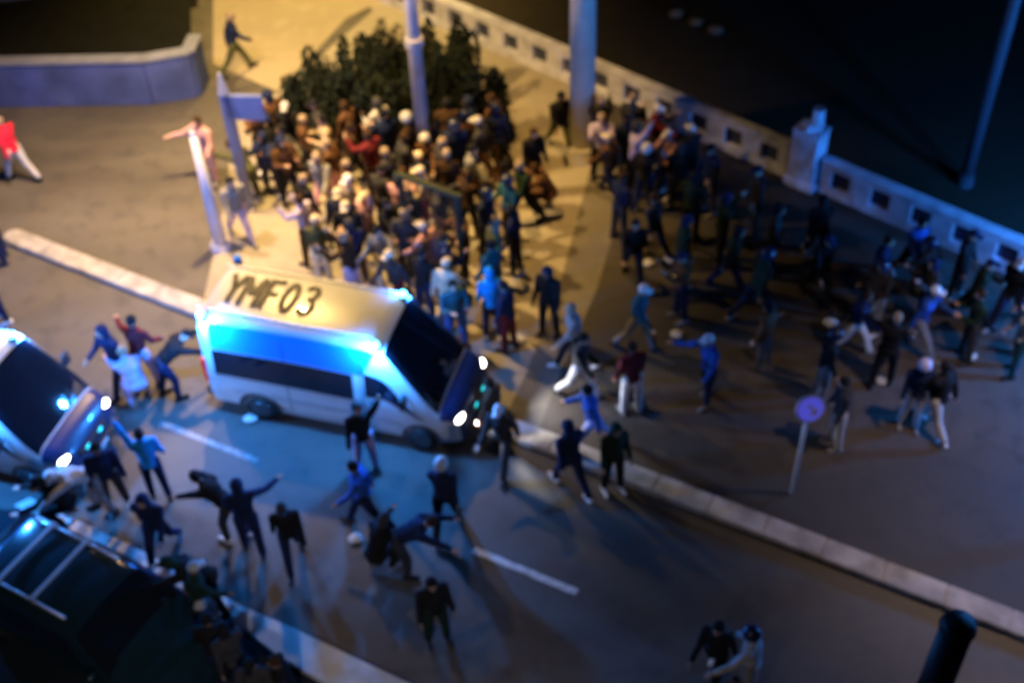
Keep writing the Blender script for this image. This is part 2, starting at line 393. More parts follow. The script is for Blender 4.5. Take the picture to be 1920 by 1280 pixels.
for i, (x, y, k, lb) in enumerate(SH):
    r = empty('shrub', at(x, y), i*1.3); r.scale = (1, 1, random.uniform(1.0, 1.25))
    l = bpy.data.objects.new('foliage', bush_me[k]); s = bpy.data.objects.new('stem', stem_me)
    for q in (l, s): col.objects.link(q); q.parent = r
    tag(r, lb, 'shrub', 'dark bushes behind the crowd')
r = empty('conical_shrub', at(930, 262)); l = bpy.data.objects.new('foliage', cone_me); s = bpy.data.objects.new('stem', stem_me)
for q in (l, s): col.objects.link(q); q.parent = r
tag(r, 'narrow conical dark shrub on the lit plaza', 'shrub')

# ------------------------------------------------------------------ police vans
VL = 5.2; TUMZ, TUMK = 1.15, .115
def lerp_tab(tab, x):
    for (a, va), (b, vb) in zip(tab, tab[1:]):
        if x <= b: t = (x-a)/(b-a); return va+(vb-va)*max(0, min(1, t))
    return tab[-1][1]
TOPZ = [(0, 2.36), (.06, 2.46), (.25, 2.53), (2, 2.55), (3.2, 2.53), (3.42, 2.49), (3.56, 2.40), (4.62, 1.20), (4.7, 1.15), (4.9, 1.08), (5.05, .98), (5.15, .82), (5.2, .6)]
HWT = [(0, .93), (.1, .985), (4.2, .99), (4.75, .95), (5.0, .86), (5.15, .74), (5.2, .66)]
BOTZ = .32
def vsec(x, t):
    """t 0..1 from sill up the side and over to the roof centre (one half, +y)"""
    top = lerp_tab(TOPZ, x); hw = lerp_tab(HWT, x); r = min(.26, (top-BOTZ)*.3)
    hs = top-BOTZ-r
    if t < .62:
        z = BOTZ+hs*(t/.62); y = hw-max(0, z-TUMZ)*TUMK-(.05*(1-min(1, (z-BOTZ)/.3)))
    elif t < .82:
        yb = hw-max(0, BOTZ+hs-TUMZ)*TUMK; a = (t-.62)/.2*math.pi/2
        z = BOTZ+hs+r*math.sin(a); y = yb-r*(1-math.cos(a))
    else:
        yb = hw-max(0, BOTZ+hs-TUMZ)*TUMK-r; y = yb*(1-(t-.82)/.18); z = top+.03*(1-y*y/(yb*yb+1e-6))*(1 if x < 4.6 else .8)
    return y, z
def vpt(x, t, side, off=0.0):
    y, z = vsec(x, t)
    if off:
        y2, z2 = vsec(x, min(1, t+.004)); y1, z1 = vsec(x, max(0, t-.004))
        xa, xb = max(0, x-.02), min(VL, x+.02)
        du = Vector((0, y2-y1, z2-z1)); ya, za = vsec(xa, t); yb, zb = vsec(xb, t)
        dx = Vector((xb-xa, yb-ya, zb-za)); n = dx.cross(du)
        if n.length > 1e-9:
            n.normalize()
            if n.dot(Vector((0, y, z-1.1))) < 0: n = -n
            return Vector(((x+n.x*off)-VL/2, (y+n.y*off)*side, z+n.z*off))
    return Vector((x-VL/2, y*side, z))
def patch(bm, corners, side, off=.008, nx=10, nt=6):
    """corners: (x,t) quad bl, br, tr, tl on the van skin; makes a thin panel"""
    g = []
    for j in range(nt+1):
        row = []
        for i in range(nx+1):
            u, v = i/nx, j/nt
            x = (corners[0][0]*(1-u)+corners[1][0]*u)*(1-v)+(corners[3][0]*(1-u)+corners[2][0]*u)*v
            t = (corners[0][1]*(1-u)+corners[1][1]*u)*(1-v)+(corners[3][1]*(1-u)+corners[2][1]*u)*v
            row.append(bm.verts.new(vpt(x, t, side, off)))
        g.append(row)
    for j in range(nt):
        for i in range(nx): bm.faces.new([g[j][i], g[j][i+1], g[j+1][i+1], g[j+1][i]])
    return g
van_white = mat('van_white', (.68, .69, .72), .3, var=.04, coat=.4)
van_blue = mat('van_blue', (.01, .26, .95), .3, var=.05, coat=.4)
van_glass = mat('van_glass', (.008, .012, .02), .06, var=.1, coat=.6)
rubber = mat('rubber', (.02, .02, .02), .85, var=.2)
plastic = mat('black_plastic', (.03, .03, .034), .6, var=.1)
rim_m = mat('rim_metal', (.12, .12, .13), .35, .8, var=.05)
code_m = mat('code_black', (.03, .025, .02), .6, var=.1)
red_m = mat('tail_red', (.5, .01, .01), .3, emit=(1, .02, .02), es=.25)
head_m = mat('headlight_glow', (.9, .9, .85), .3, emit=(1, .95, .85), es=14)
bea_m = mat('beacon_glow', (.1, .5, .9), .3, emit=(.12, .62, 1), es=9)
grl_m = mat('grille_light', (.1, .7, .8), .3, emit=(.02, .75, .85), es=2.2)
silver = mat('sill_silver', (.6, .6, .62), .35, .3, var=.1)
def make_van(loc, rz, label, bea=(1, 1, 1, 1), power=500, head_power=300, code='YMF03', squash=.86, zs=.935):
    v = empty('police_van', loc, rz)
    xs = [0, .02, .06, .12, .25, .6, 1.2, 2, 2.8, 3.2, 3.42, 3.49, 3.56, 3.75, 4.0, 4.2, 4.45, 4.62, 4.66, 4.7, 4.8, 4.9, 4.95, 5.05, 5.1, 5.15, 5.18, 5.2]
    ts = [i/14*.62 for i in range(15)]+[.62+.2*i/6 for i in range(1, 7)]+[.82+.18*i/4 for i in range(1, 5)]
    bm = bmesh.new(); G = []
    for x in xs:
        ring = [bm.verts.new(vpt(x, t, 1)) for t in ts]+[bm.verts.new(vpt(x, t, -1)) for t in ts[-2::-1]]
        G.append(ring)
    for a, b in zip(G, G[1:]):
        for i in range(len(a)-1): bm.faces.new([a[i], a[i+1], b[i+1], b[i]])
        bm.faces.new([a[-1], a[0], b[0], b[-1]])
    bm.faces.new(G[0]); bm.faces.new(G[-1][::-1])
    body = obj('body', bm, van_white, v, True)
    body.data.materials.append(mat('navy_paint', (.01, .02, .07), .35, coat=.3, var=.05))
    for p_ in body.data.polygons:
        if p_.center.x+VL/2 > 5.02 or (p_.center.x+VL/2 > 4.64 and p_.center.z > .98): p_.material_index = 1
    md = body.modifiers.new('edge', 'EDGE_SPLIT'); md.split_angle = R(50)
    # roof panel ribs
    bm = bmesh.new()
    for y in (-.62, .62): box(bm, (-1.0, y, 2.562), (3.2, .03, .02), 0)
    obj('roof_rail', bm, van_white, v)
    for s in (1, -1):
        bm = bmesh.new(); patch(bm, ((.06, .468), (3.12, .468), (3.42, .69), (.06, .69)), s, .004, 16, 6); obj('beacon_blue_band', bm, van_blue, v, True)  # band paint also carries the blue beacon light on the white side
        bm = bmesh.new(); patch(bm, ((.22, .27), (2.92, .265), (2.92, .462), (.22, .462)), s, .009, 14, 4); obj('side_window', bm, van_glass, v, True)
        bm = bmesh.new(); patch(bm, ((3.14, .31), (4.36, .38), (3.66, .48), (3.14, .49)), s, .009, 8, 5); obj('door_window', bm, van_glass, v, True)
        bm = bmesh.new(); patch(bm, ((.5, .125), (4.05, .125), (4.05, .155), (.5, .155)), s, .012, 12, 1); obj('trim_strip', bm, silver, v, True)
        bm = bmesh.new(); patch(bm, ((1.2, .0), (3.8, .0), (3.8, .035), (1.2, .035)), s, .015, 12, 1); obj('sill', bm, silver, v, True)
        for x0 in (3.08, 1.62):
            bm = bmesh.new(); patch(bm, ((x0, .05), (x0+.018, .05), (x0+.018, .6), (x0, .6)), s, .0055, 1, 12); obj('door_seam', bm, plastic, v)
        bm = bmesh.new(); patch(bm, ((3.22, .27), (3.42, .27), (3.42, .285), (3.22, .285)), s, .03, 2, 1); obj('door_handle', bm, plastic, v)
        # mirrors
        bm = bmesh.new(); box(bm, (4.0-VL/2, s*1.14, 1.52), (.12, .22, .32), 0, .04); box(bm, (4.0-VL/2, s*1.02, 1.5), (.05, .12, .06)); obj('wing_mirror', bm, plastic, v)
        # lights
        bm = bmesh.new(); ball(bm, (4.99-VL/2, s*.70, .90), .15, (.75, 1.1, .6)); obj('headlight', bm, head_m, v, True)
        lamp('headlamp_beam', (5.3-VL/2, s*.72, .88), head_power, (1, .93, .8), .08, v, spot=85, direction=(1, 0, -.22))
        bm = bmesh.new(); box(bm, (.0-VL/2, s*.9, 1.15), (.09, .13, .62), 0, .02); obj('tail_light', bm, red_m, v)
        bm = bmesh.new(); ball(bm, (5.19-VL/2, s*.22, .78), .055, (.6, 1.4, .9)); obj('grille_light', bm, grl_m, v, True)
        for wx in (1.0, 4.25):
            c = Vector((wx-VL/2, s*.86, .35))
            bm = bmesh.new(); cone(bm, c+Vector((0, -.13*s, 0)), c+Vector((0, .13*s, 0)), .35, .35, 28)
            bmesh.ops.bevel(bm, geom=[e for e in bm.edges if e.calc_face_angle(0) > 1], offset=.03, segments=2, affect='EDGES')
            tw = empty('wheel', (0, 0, 0)); tw.parent = v; ty = obj('tyre', bm, rubber, tw, True)
            bm = bmesh.new(); cone(bm, c+Vector((0, .08*s, 0)), c+Vector((0, .145*s, 0)), .21, .19, 20)
            obj('rim', bm, rim_m, tw)
            bm = bmesh.new()
            arc = [(wx-VL/2+.44*math.cos(a), .35+.44*math.sin(a)) for a in [math.pi*i/12 for i in range(13)]]
            for (xa, za), (xb, zb) in zip(arc, arc[1:]):
                poly(bm, [(xa, s*1.0, za), (xb, s*1.0, zb), ((xb-wx+VL/2)*.8+wx-VL/2, s*1.0, (zb-.35)*.8+.35), ((xa-wx+VL/2)*.8+wx-VL/2, s*1.0, (za-.35)*.8+.35)])
            obj('wheel_arch', bm, plastic, v)
    # windscreen (both halves in one mesh)
    bm = bmesh.new()
    for s in (1, -1): patch(bm, ((4.63, .70), (4.63, 1.0), (3.55, 1.0), (3.55, .72)), s, .010, 8, 8)
    bmesh.ops.remove_doubles(bm, verts=bm.verts, dist=.002); obj('windscreen', bm, van_glass, v, True)
    bm = bmesh.new()
    for s in (1, -1): patch(bm, ((5.1, .64), (5.1, 1.0), (4.68, 1.0), (4.68, .68)), s, .008, 8, 6)
    bmesh.ops.remove_doubles(bm, verts=bm.verts, dist=.002); obj('bonnet', bm, mat('navy_paint', (.01, .02, .07), .35, coat=.3, var=.05), v, True)
    bm = bmesh.new()
    for y in (-.35, .25): cone(bm, (4.58-VL/2, y, 1.26), (4.1-VL/2, y+.4, 1.74), .012, .008, 6)
    obj('wiper', bm, plastic, v)
    bm = bmesh.new(); box(bm, (5.2-VL/2, 0, .48), (.16, 1.5, .26), 0, .05); obj('front_bumper', bm, plastic, v)
    bm = bmesh.new(); box(bm, (5.18-VL/2, 0, .76), (.05, .9, .2), 0, .02); obj('grille', bm, plastic, v)
    bm = bmesh.new(); box(bm, (-.05-VL/2, 0, .46), (.16, 1.8, .2), 0, .04); obj('rear_bumper', bm, plastic, v)
    bm = bmesh.new(); box(bm, (-.006-VL/2, -.42, 1.72), (.02, .66, .6), 0, .01); box(bm, (-.006-VL/2, .42, 1.72), (.02, .66, .6), 0, .01); obj('rear_window', bm, van_glass, v)
    bm = bmesh.new(); box(bm, (5.286-VL/2, 0, .5), (.01, .5, .11), 0); obj('number_plate', bm, whitep, v)
    # roof code (reads from the near side, rear to front)
    GL = {'Y': [[(0, 1), (.5, .5), (.5, 0)], [(1, 1), (.5, .5)]], 'M': [[(0, 0), (0, 1), (.5, .4), (1, 1), (1, 0)]], 'F': [[(0, 0), (0, 1), (.95, 1)], [(0, .52), (.75, .52)]],
          '0': [[(.5+.46*math.cos(a*.4488), .5+.5*math.sin(a*.4488)) for a in range(15)]],
          '3': [[(.05, .9), (.35, 1), (.75, .97), (.93, .78), (.75, .57), (.4, .52)], [(.75, .57), (.97, .3), (.8, .06), (.4, 0), (.03, .12)]]}
    bm = bmesh.new()
    for k, ch in enumerate(code):
        wch = .29 if ch == 'M' else .24; x0 = -2.27+(0, .33, .75, 1.08, 1.44)[k]
        for st_ in GL[ch]:
            P_ = [Vector((x0+a*wch, -.37+b_*.74, 0)) for a, b_ in st_]
            for m_ in range(len(P_)-1):
                a, b_ = P_[m_], P_[m_+1]; c = (a+b_)/2
                box(bm, (c.x, c.y, 2.592-.04*c.y*c.y+.0004*m_), ((b_-a).length+.05, .098, .006), math.atan2((b_-a).y, (b_-a).x))
    obj('roof_code', bm, code_m, v)
    # beacons: rear near, rear far, front near, front far
    bp = [(-VL/2+.16, -.83), (-VL/2+.16, .83), (-VL/2+3.42, -.80), (-VL/2+3.46, .62)]
    for k, (x, y) in enumerate(bp):
        bm = bmesh.new(); cone(bm, (x, y, 2.44), (x, y, 2.54), .085, .08, 16)
        bs = obj('beacon', bm, plastic, v, True)
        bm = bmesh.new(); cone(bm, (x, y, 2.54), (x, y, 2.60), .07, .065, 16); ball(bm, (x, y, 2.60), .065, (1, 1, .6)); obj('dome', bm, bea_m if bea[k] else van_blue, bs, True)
        if bea[k]: lamp('beacon_light', (x, (abs(y)+.22)*(1 if y > 0 else -1), 2.5), power*bea[k], BLUE, .07, v)
    for q in v.children_recursive:
        f = lambda x: x if x < .75 else .75+(x-.75)*squash
        if q.type == 'MESH':
            for p_ in q.data.vertices: p_.co.x = f(p_.co.x)
        elif q.type == 'LIGHT': q.location.x = f(q.location.x)
    v.scale = (1, .93, zs)
    tag(v, label, 'police van', 'police vans')
    return v
ra = math.radians
va = at(405, 772); vb = at(895, 868)      # ground under rear near corner / front near corner
vd = (vb-va); van_ang = math.atan2(vd.y, vd.x); vd.normalize(); vn = Vector((-vd.y, vd.x, 0))
van1 = make_van(va+vd*(VL/2)+vn*.93+Vector((0, 0, .01)), van_ang, 'white police van with beacon-blue painted band and YMF03 on its yellow-lit roof', (1.25, 0, 1.1, .45), 470, 290)


# ------------------------------------------------------------------ dark estate car with roof bars, cut by the lower left corner
_keep = (VL, TOPZ, HWT, BOTZ, TUMZ, TUMK)
VL, BOTZ, TUMZ, TUMK = 4.5, .24, .92, .42
TOPZ = [(0, .80), (.06, .98), (.2, 1.12), (.55, 1.38), (.9, 1.47), (1.6, 1.50), (2.4, 1.48), (2.75, 1.41), (3.45, 1.02), (3.6, .97), (4.15, .84), (4.35, .70), (4.45, .55), (4.5, .4)]
HWT = [(0, .76), (.15, .84), (.5, .88), (3.8, .88), (4.2, .82), (4.4, .72), (4.5, .6)]
car_paint = mat('dark_teal_paint', (.008, .03, .045), .22, coat=.6, var=.05)
ra1, rb1, ra2 = at(100, 990, 1.5), at(28, 1080, 1.5), at(162, 1022, 1.5)
fwd = (ra2-ra1); fwd.z = 0; car_ang = math.atan2(fwd.y, fwd.x); fwd.normalize(); left = Vector((-fwd.y, fwd.x, 0))
bar_gap = (ra2-ra1).length; cm = (ra1+rb1)/2; cm = ra1-left*.56; cm.z = 0
car = empty('estate_car', cm+fwd*(VL/2-1.15)+Vector((0, 0, .01)), car_ang)
xs = [0, .03, .06, .12, .2, .4, .55, .7, .9, 1.3, 1.8, 2.4, 2.58, 2.75, 2.9, 3.15, 3.4, 3.45, 3.52, 3.6, 3.8, 4.0, 4.15, 4.28, 4.35, 4.42, 4.45, 4.48, 4.5]
ts = [i/14*.62 for i in range(15)]+[.62+.2*i/6 for i in range(1, 7)]+[.82+.18*i/4 for i in range(1, 5)]
bm = bmesh.new(); G = []
for x in xs: G.append([bm.verts.new(vpt(x, t, 1)) for t in ts]+[bm.verts.new(vpt(x, t, -1)) for t in ts[-2::-1]])
for a, b in zip(G, G[1:]):
    for i in range(len(a)-1): bm.faces.new([a[i], a[i+1], b[i+1], b[i]])
    bm.faces.new([a[-1], a[0], b[0], b[-1]])
bm.faces.new(G[0]); bm.faces.new(G[-1][::-1])
cb = obj('body', bm, car_paint, car, True); md = cb.modifiers.new('edge', 'EDGE_SPLIT'); md.split_angle = R(50)
for s in (1, -1):
    for x0, x1 in ((.45, 1.05), (1.12, 1.95), (2.02, 2.9)):
        bm = bmesh.new(); patch(bm, ((x0, .42), (x1, .42), (min(x1, 2.62), .60), (max(x0, .62), .60)), s, .006, 6, 4); obj('side_window', bm, van_glass, car, True)
    bm = bmesh.new(); cone(bm, (-VL/2+.75, s*.60, 1.50), (-VL/2+2.5, s*.60, 1.50), .022, .022, 8); obj('roof_rail', bm, silver, car, True)
    bm = bmesh.new(); ball(bm, (3.2-VL/2, s*.98, .98), .11, (.7, 1, .7)); obj('wing_mirror', bm, car_paint, car, True)
    bm = bmesh.new(); ball(bm, (4.33-VL/2, s*.6, .66), .12, (.9, 1.1, .5)); obj('headlight', bm, van_glass, car, True)
    for wx in (.8, 3.65):
        c = Vector((wx-VL/2, s*.78, .31)); bm = bmesh.new(); cone(bm, c-Vector((0, .11*s, 0)), c+Vector((0, .11*s, 0)), .31, .31, 26)
        tw = empty('wheel'); tw.parent = car; obj('tyre', bm, rubber, tw, True)
        bm = bmesh.new(); cone(bm, c+Vector((0, .07*s, 0)), c+Vector((0, .12*s, 0)), .19, .17, 18); obj('rim', bm, rim_m, tw)
bm = bmesh.new()
for s in (1, -1): patch(bm, ((3.44, .68), (3.44, 1.0), (2.76, 1.0), (2.76, .72)), s, .007, 6, 6)
bmesh.ops.remove_doubles(bm, verts=bm.verts, dist=.002); obj('windscreen', bm, van_glass, car, True)
bm = bmesh.new()
for s in (1, -1): patch(bm, ((.22, .68), (.22, 1.0), (.56, 1.0), (.56, .72)), s, .007, 5, 6)
bmesh.ops.remove_doubles(bm, verts=bm.verts, dist=.002); obj('rear_window', bm, van_glass, car, True)
for k in (0, 1):
    bm = bmesh.new(); box(bm, (-VL/2+1.15+k*bar_gap, 0, 1.565), (.075, 1.24, .04), 0, .012); box(bm, (-VL/2+1.15+k*bar_gap, .6, 1.53), (.09, .05, .09)); box(bm, (-VL/2+1.15+k*bar_gap, -.6, 1.53), (.09, .05, .09))
    obj('roof_bar', bm, mat('bar_alloy', (.5, .5, .52), .4, .4, var=.1), car)
tag(car, 'dark teal estate car with two pale roof bars in the lower left corner', 'car')
VL, TOPZ, HWT, BOTZ, TUMZ, TUMK = _keep
# second van, cut by the left edge, turned more towards the camera
hn, hf = at(100, 860, .9), at(182, 748, .9)
lat = (hf-hn); lat.z = 0; lat.normalize(); vd2 = Vector((lat.y, -lat.x, 0)); ang2 = math.atan2(vd2.y, vd2.x)
c2 = (hn+hf)/2+Vector((.1, 0, 0)); c2.z = 0
van2 = make_van(c2-vd2*2.14+Vector((0, 0, .01)), ang2, 'police van cut by the left edge with its warm headlight on', (.9, .4, 1.3, .8), 520, 40, code='YMF03', zs=.9)
# unseen third van, added off frame for the blue light on the balustrade
c3 = at(2270, 720)
van3 = make_van(c3+Vector((0, 0, .01)), ROADANG+math.pi*.9, 'unseen added police van outside the right edge of the view', (1, 1, 1, 1), 1000, 0)

# ------------------------------------------------------------------ people
def new_from(bm, vox, smooth, mats=None):
    me = bpy.data.meshes.new('tmp'); bm.to_mesh(me); bm.free()
    o = bpy.data.objects.new('tmp', me); col.objects.link(o)
    m = o.modifiers.new('r', 'REMESH'); m.mode = 'VOXEL'; m.voxel_size = vox
    if smooth: q = o.modifiers.new('s', 'SMOOTH'); q.factor = .5; q.iterations = smooth
    bpy.context.view_layer.update()
    r = bpy.data.meshes.new_from_object(o.evaluated_get(bpy.context.evaluated_depsgraph_get()))
    bpy.data.objects.remove(o); bpy.data.meshes.remove(me)
    for p in r.polygons: p.use_smooth = True
    return r
def dirv(fwd, out, side):
    """unit vector hanging down, swung forward (+y) by fwd and outward by out degrees"""
    f, o = R(fwd), R(out)
    return Vector((math.sin(o)*side, math.sin(f)*math.cos(o), -math.cos(f)*math.cos(o)))
def limb(bm, pts, rs):
    for a, b, ra_, rb_ in zip(pts, pts[1:], rs, rs[1:]):
        cone(bm, a, b, ra_, rb_, 12); ball(bm, b, rb_, u=10, v=6)
    ball(bm, pts[0], rs[0], u=10, v=6)
skin_m = [mat('skin_light', (.50, .32, .24), .6, var=.06), mat('skin_tan', (.38, .23, .16), .6, var=.06), mat('skin_brown', (.2, .11, .07), .6, var=.06)]
eye_m = mat('eye_dark', (.03, .02, .02), .3, var=0); lip_m = mat('lip', (.35, .13, .11), .5, var=0)
def build_pose(P):
    """P: lean, tw, legs [(thigh fwd, knee bend, out)]*2, arms [(fwd, out, elbow bend)]*2, head pitch"""
    lean = R(P.get('lean', 3)); J = {}
    pel = Vector((0, 0, 0)); up = Vector((0, math.sin(lean), math.cos(lean)))
    fw = Vector((0, math.cos(lean), -math.sin(lean)))
    J['waist'] = pel+up*.16; J['chest'] = pel+up*.36; J['neck'] = pel+up*.53
    hp = lean*.5+R(P.get('head', 5)); hu = Vector((0, math.sin(hp), math.cos(hp))); hf_ = Vector((0, math.cos(hp), -math.sin(hp)))
    J['head'] = J['neck']+hu*.155+hf_*.02
    low = 0; legs = []
    for s, (tf, kb, ou) in zip((-1, 1), P['legs']):
        hip = pel+Vector((.095*s, 0, -.03)); knee = hip+dirv(tf, ou, s)*.43; ank = knee+dirv(tf-kb, ou*.5, s)*.42
        fd_ = Vector((0.12*s, 1, 0)).normalized()
        tilt = R(max(-50, min(20, (tf-kb)*.55)))
        toe = ank+Vector((fd_.x*.17, fd_.y*.17*math.cos(tilt), .17*math.sin(tilt)-.05)); heel = ank+Vector((0, -.05, -.05))
        legs.append((hip, knee, ank, toe, heel)); low = min(low, min(ank.z-.075, toe.z-.03))
    arms = []
    for s, (af, ao, eb) in zip((-1, 1), P['arms']):
        sh = J['neck']-up*.07+Vector((.185*s, 0, 0)); el = sh+dirv(af+math.degrees(lean)*.4, ao, s)*.29
        fa = dirv(af+eb, ao*(.4 if eb > 40 else 1) - (25 if P.get('cross') else 0), s); wr = el+fa*.25
        arms.append((sh, el, wr, fa))
    Z = Vector((0, 0, -low))
    mv = lambda v: v+Z
    # body
    bm = bmesh.new()
    tors = [mv(pel), mv(J['waist']), mv(J['chest']), mv(J['neck']-up*.06)]
    rot = Matrix.Rotation(-lean, 4, 'X')
    ball(bm, tors[0], .125, (1.15, .85, .9), rot=rot); ball(bm, tors[1], .12, (1.1, .8, 1.1), rot=rot)
    ball(bm, tors[2], .14, (1.15, .8, 1.15), rot=rot); ball(bm, tors[3], .105, (1.6, .8, .6), rot=rot)
    limb(bm, [tors[3], mv(J['neck']+hu*.08)], [.062, .052])
    hd = mv(J['head']); hrot = Matrix.Rotation(-hp, 4, 'X')
    ball(bm, hd+hu*.02, .098, (.80, .98, 1.08), u=16, v=12, rot=hrot)
    ball(bm, hd-hu*.065+hf_*.025, .06, (.85, .95, .9), rot=hrot)                     # jaw
    ball(bm, hd-hu*.02+hf_*.1, .016, (.8, 1.2, 1.5), rot=hrot)                       # nose
    for s in (-1, 1):
        ball(bm, hd-hu*.01+Vector((.08*s, 0, 0)), .024, (.5, .9, 1.25), rot=hrot)     # ears
    for (hip, knee, ank, toe, heel) in legs:
        limb(bm, [mv(hip), mv(knee), mv(ank)], [.085, .055, .036]); limb(bm, [mv(heel), mv(toe)], [.033, .028])
    for s, (sh, el, wr, fa) in zip((-1, 1), arms):
        limb(bm, [mv(sh), mv(el), mv(wr)], [.052, .038, .027])
        px_ = Vector((1, 0, 0)); px_ = (px_-fa*px_.dot(fa)).normalized(); th = fa.cross(px_)
        pal = mv(wr)+fa*.055; q = fa.to_track_quat('Z', 'Y').to_matrix().to_4x4()
        wdir = th if abs(th.y) > .5 else px_
        nrm = fa.cross(wdir)
        for k in range(3): limb(bm, [mv(wr)+wdir*(k-1)*.012, mv(wr)+fa*.09+wdir*(k-1)*.024], [.02, .014])
        for k, L in enumerate((.062, .075, .07, .055)):
            b0 = mv(wr)+fa*.09+wdir*(k-1.5)*.019; b1 = b0+fa*L*.5+nrm*.008*s; b2 = b1+fa*L*.42+nrm*.022*s
            limb(bm, [b0, b1, b2], [.0098, .0092, .008])
        t0 = mv(wr)+fa*.03-wdir*.028; limb(bm, [t0, t0-wdir*.028+fa*.03, t0-wdir*.034+fa*.058], [.012, .0105, .009])
    body = new_from(bm, .0115, 1)
    for m_ in (skin_m[0], eye_m, lip_m): body.materials.append(m_)
    for p in body.polygons:
        c = p.center-hd
        a, b_, c_ = c.x, c.dot(hf_), c.dot(hu)
        if b_ > .065 and abs(c_-.018) < .010 and .018 < abs(a) < .046: p.material_index = 1
        if b_ > .07 and abs(c_+.062) < .008 and abs(a) < .024: p.material_index = 2
    # jacket
    bm = bmesh.new()
    ball(bm, tors[0]-Vector((0, 0, .02)), .155, (1.15, .92, .75), rot=rot); ball(bm, tors[1], .155, (1.12, .88, 1.1), rot=rot)
    ball(bm, tors[2], .168, (1.2, .9, 1.15), rot=rot); ball(bm, tors[3], .125, (1.72, .9, .7), rot=rot)
    limb(bm, [tors[3], mv(J['neck']+hu*.02)], [.09, .078])
    for (sh, el, wr, fa) in arms: limb(bm, [mv(sh), mv(el), mv(wr)-fa*.005], [.08, .06, .047])
    jk = new_from(bm, .017, 3)
    # trousers
    bm = bmesh.new()
    ball(bm, tors[0], .14, (1.15, .9, .85), rot=rot)
    for (hip, knee, ank, toe, heel) in legs: limb(bm, [mv(hip), mv(knee), mv(ank)+Vector((0, 0, .03))], [.108, .078, .062])
    tr = new_from(bm, .017, 3)
    sh_ = []
    for (hip, knee, ank, toe, heel) in legs:
        bm = bmesh.new(); limb(bm, [mv(heel)-Vector((0, 0, .0)), mv(toe)], [.046, .04]); ball(bm, mv(ank), .046)
        sh_.append(new_from(bm, .013, 1))
    heads = {}
    bm = bmesh.new(); ball(bm, hd+hu*.032-hf_*.014, .108, (.86, .98, 1.02), u=16, v=12, rot=hrot)
    bmesh.ops.bisect_plane(bm, geom=bm.verts[:]+bm.edges[:]+bm.faces[:], plane_co=hd+hu*.035+hf_*.045, plane_no=(hf_*1.0-hu*.75).normalized(), clear_outer=True)
    me = bpy.data.meshes.new('hair'); bm.to_mesh(me); bm.free(); heads['hair'] = me
    bm = bmesh.new(); ball(bm, hd+hu*.03-hf_*.02, .122, (.88, 1.0, 1.08), u=16, v=12, rot=hrot); ball(bm, hd-hu*.08-hf_*.05, .09, (1.1, .9, .8), rot=hrot)
    bmesh.ops.bisect_plane(bm, geom=bm.verts[:]+bm.edges[:]+bm.faces[:], plane_co=hd+hf_*.055, plane_no=(hf_-hu*.25).normalized(), clear_outer=True)
    me = bpy.data.meshes.new('hood'); bm.to_mesh(me); bm.free(); heads['hood'] = me
    bm = bmesh.new(); ball(bm, hd+hu*.045-hf_*.004, .108, (.86, 1.0, .95), u=16, v=12, rot=hrot)
    bmesh.ops.bisect_plane(bm, geom=bm.verts[:]+bm.edges[:]+bm.faces[:], plane_co=hd+hu*.04, plane_no=(hf_*.1-hu).normalized(), clear_outer=True)
    box(bm, hd+hu*.05+hf_*.13, (.13, .09, .012), M=Matrix.Identity(4)); me = bpy.data.meshes.new('cap'); bm.to_mesh(me); bm.free(); heads['cap'] = me
    bm = bmesh.new(); ball(bm, hd+hu*.035-hf_*.006, .138, (.93, 1.05, 1.0), u=18, v=12, rot=hrot)
    bmesh.ops.bisect_plane(bm, geom=bm.verts[:]+bm.edges[:]+bm.faces[:], plane_co=hd-hu*.01+hf_*.05, plane_no=(hf_*.7-hu*.7).normalized(), clear_outer=True)
    me = bpy.data.meshes.new('helmet'); bm.to_mesh(me); bm.free(); heads['helmet'] = me
    for me in heads.values():
        for p in me.polygons: p.use_smooth = True
    for n_, me in (('jacket', jk), ('trousers', tr), ('shoe', sh_[0]), ('shoe', sh_[1]))+tuple(heads.items()): me.materials.append(skin_m[0])
    hand = [mv(a[2])+a[3]*.1 for a in arms]
    return dict(body=body, jacket=jk, trousers=tr, shoes=sh_, heads=heads, hand=hand, back=mv(J['chest'])-fw*.2)
POSES = {
 'standing': dict(lean=2, legs=((3, 3, 4), (-2, 3, 4)), arms=((5, 8, 15), (8, 8, 12)), head=8),
 'arms folded': dict(lean=0, legs=((2, 3, 5), (0, 4, 6)), arms=((20, 12, 95), (24, 12, 90)), head=6, cross=True),
 'walking': dict(lean=6, legs=((26, 8, 1), (-20, 16, 1)), arms=((-24, 7, 14), (26, 7, 28)), head=4),
 'striding': dict(lean=8, legs=((-26, 12, 2), (32, 12, 2)), arms=((30, 8, 35), (-28, 8, 20)), head=2),
 'running': dict(lean=18, legs=((52, 62, 1), (-28, 40, 1)), arms=((-40, 10, 75), (45, 10, 85)), head=-6),
 'both arms raised': dict(lean=-3, legs=((4, 4, 6), (-4, 4, 6)), arms=((150, 24, 20), (158, 20, 15)), head=-12),
 'arm raised': dict(lean=2, legs=((6, 5, 4), (-6, 5, 4)), arms=((152, 16, 12), (8, 10, 20)), head=-6),
 'pointing': dict(lean=5, legs=((10, 8, 4), (-9, 8, 3)), arms=((18, 12, 40), (48, 46, 38)), head=4),
 'bending forward': dict(lean=58, legs=((18, 22, 5), (0, 14, 5)), arms=((40, 8, 20), (55, 8, 12)), head=20),
 'crouching': dict(lean=32, legs=((92, 124, 8), (70, 120, 8)), arms=((45, 8, 40), (50, 8, 35)), head=8),
 'holding phone': dict(lean=2, legs=((4, 3, 4), (-2, 3, 4)), arms=((55, 6, 85), (60, 6, 80)), head=4),
}
BUILT = {k: build_pose(v) for k, v in POSES.items()}
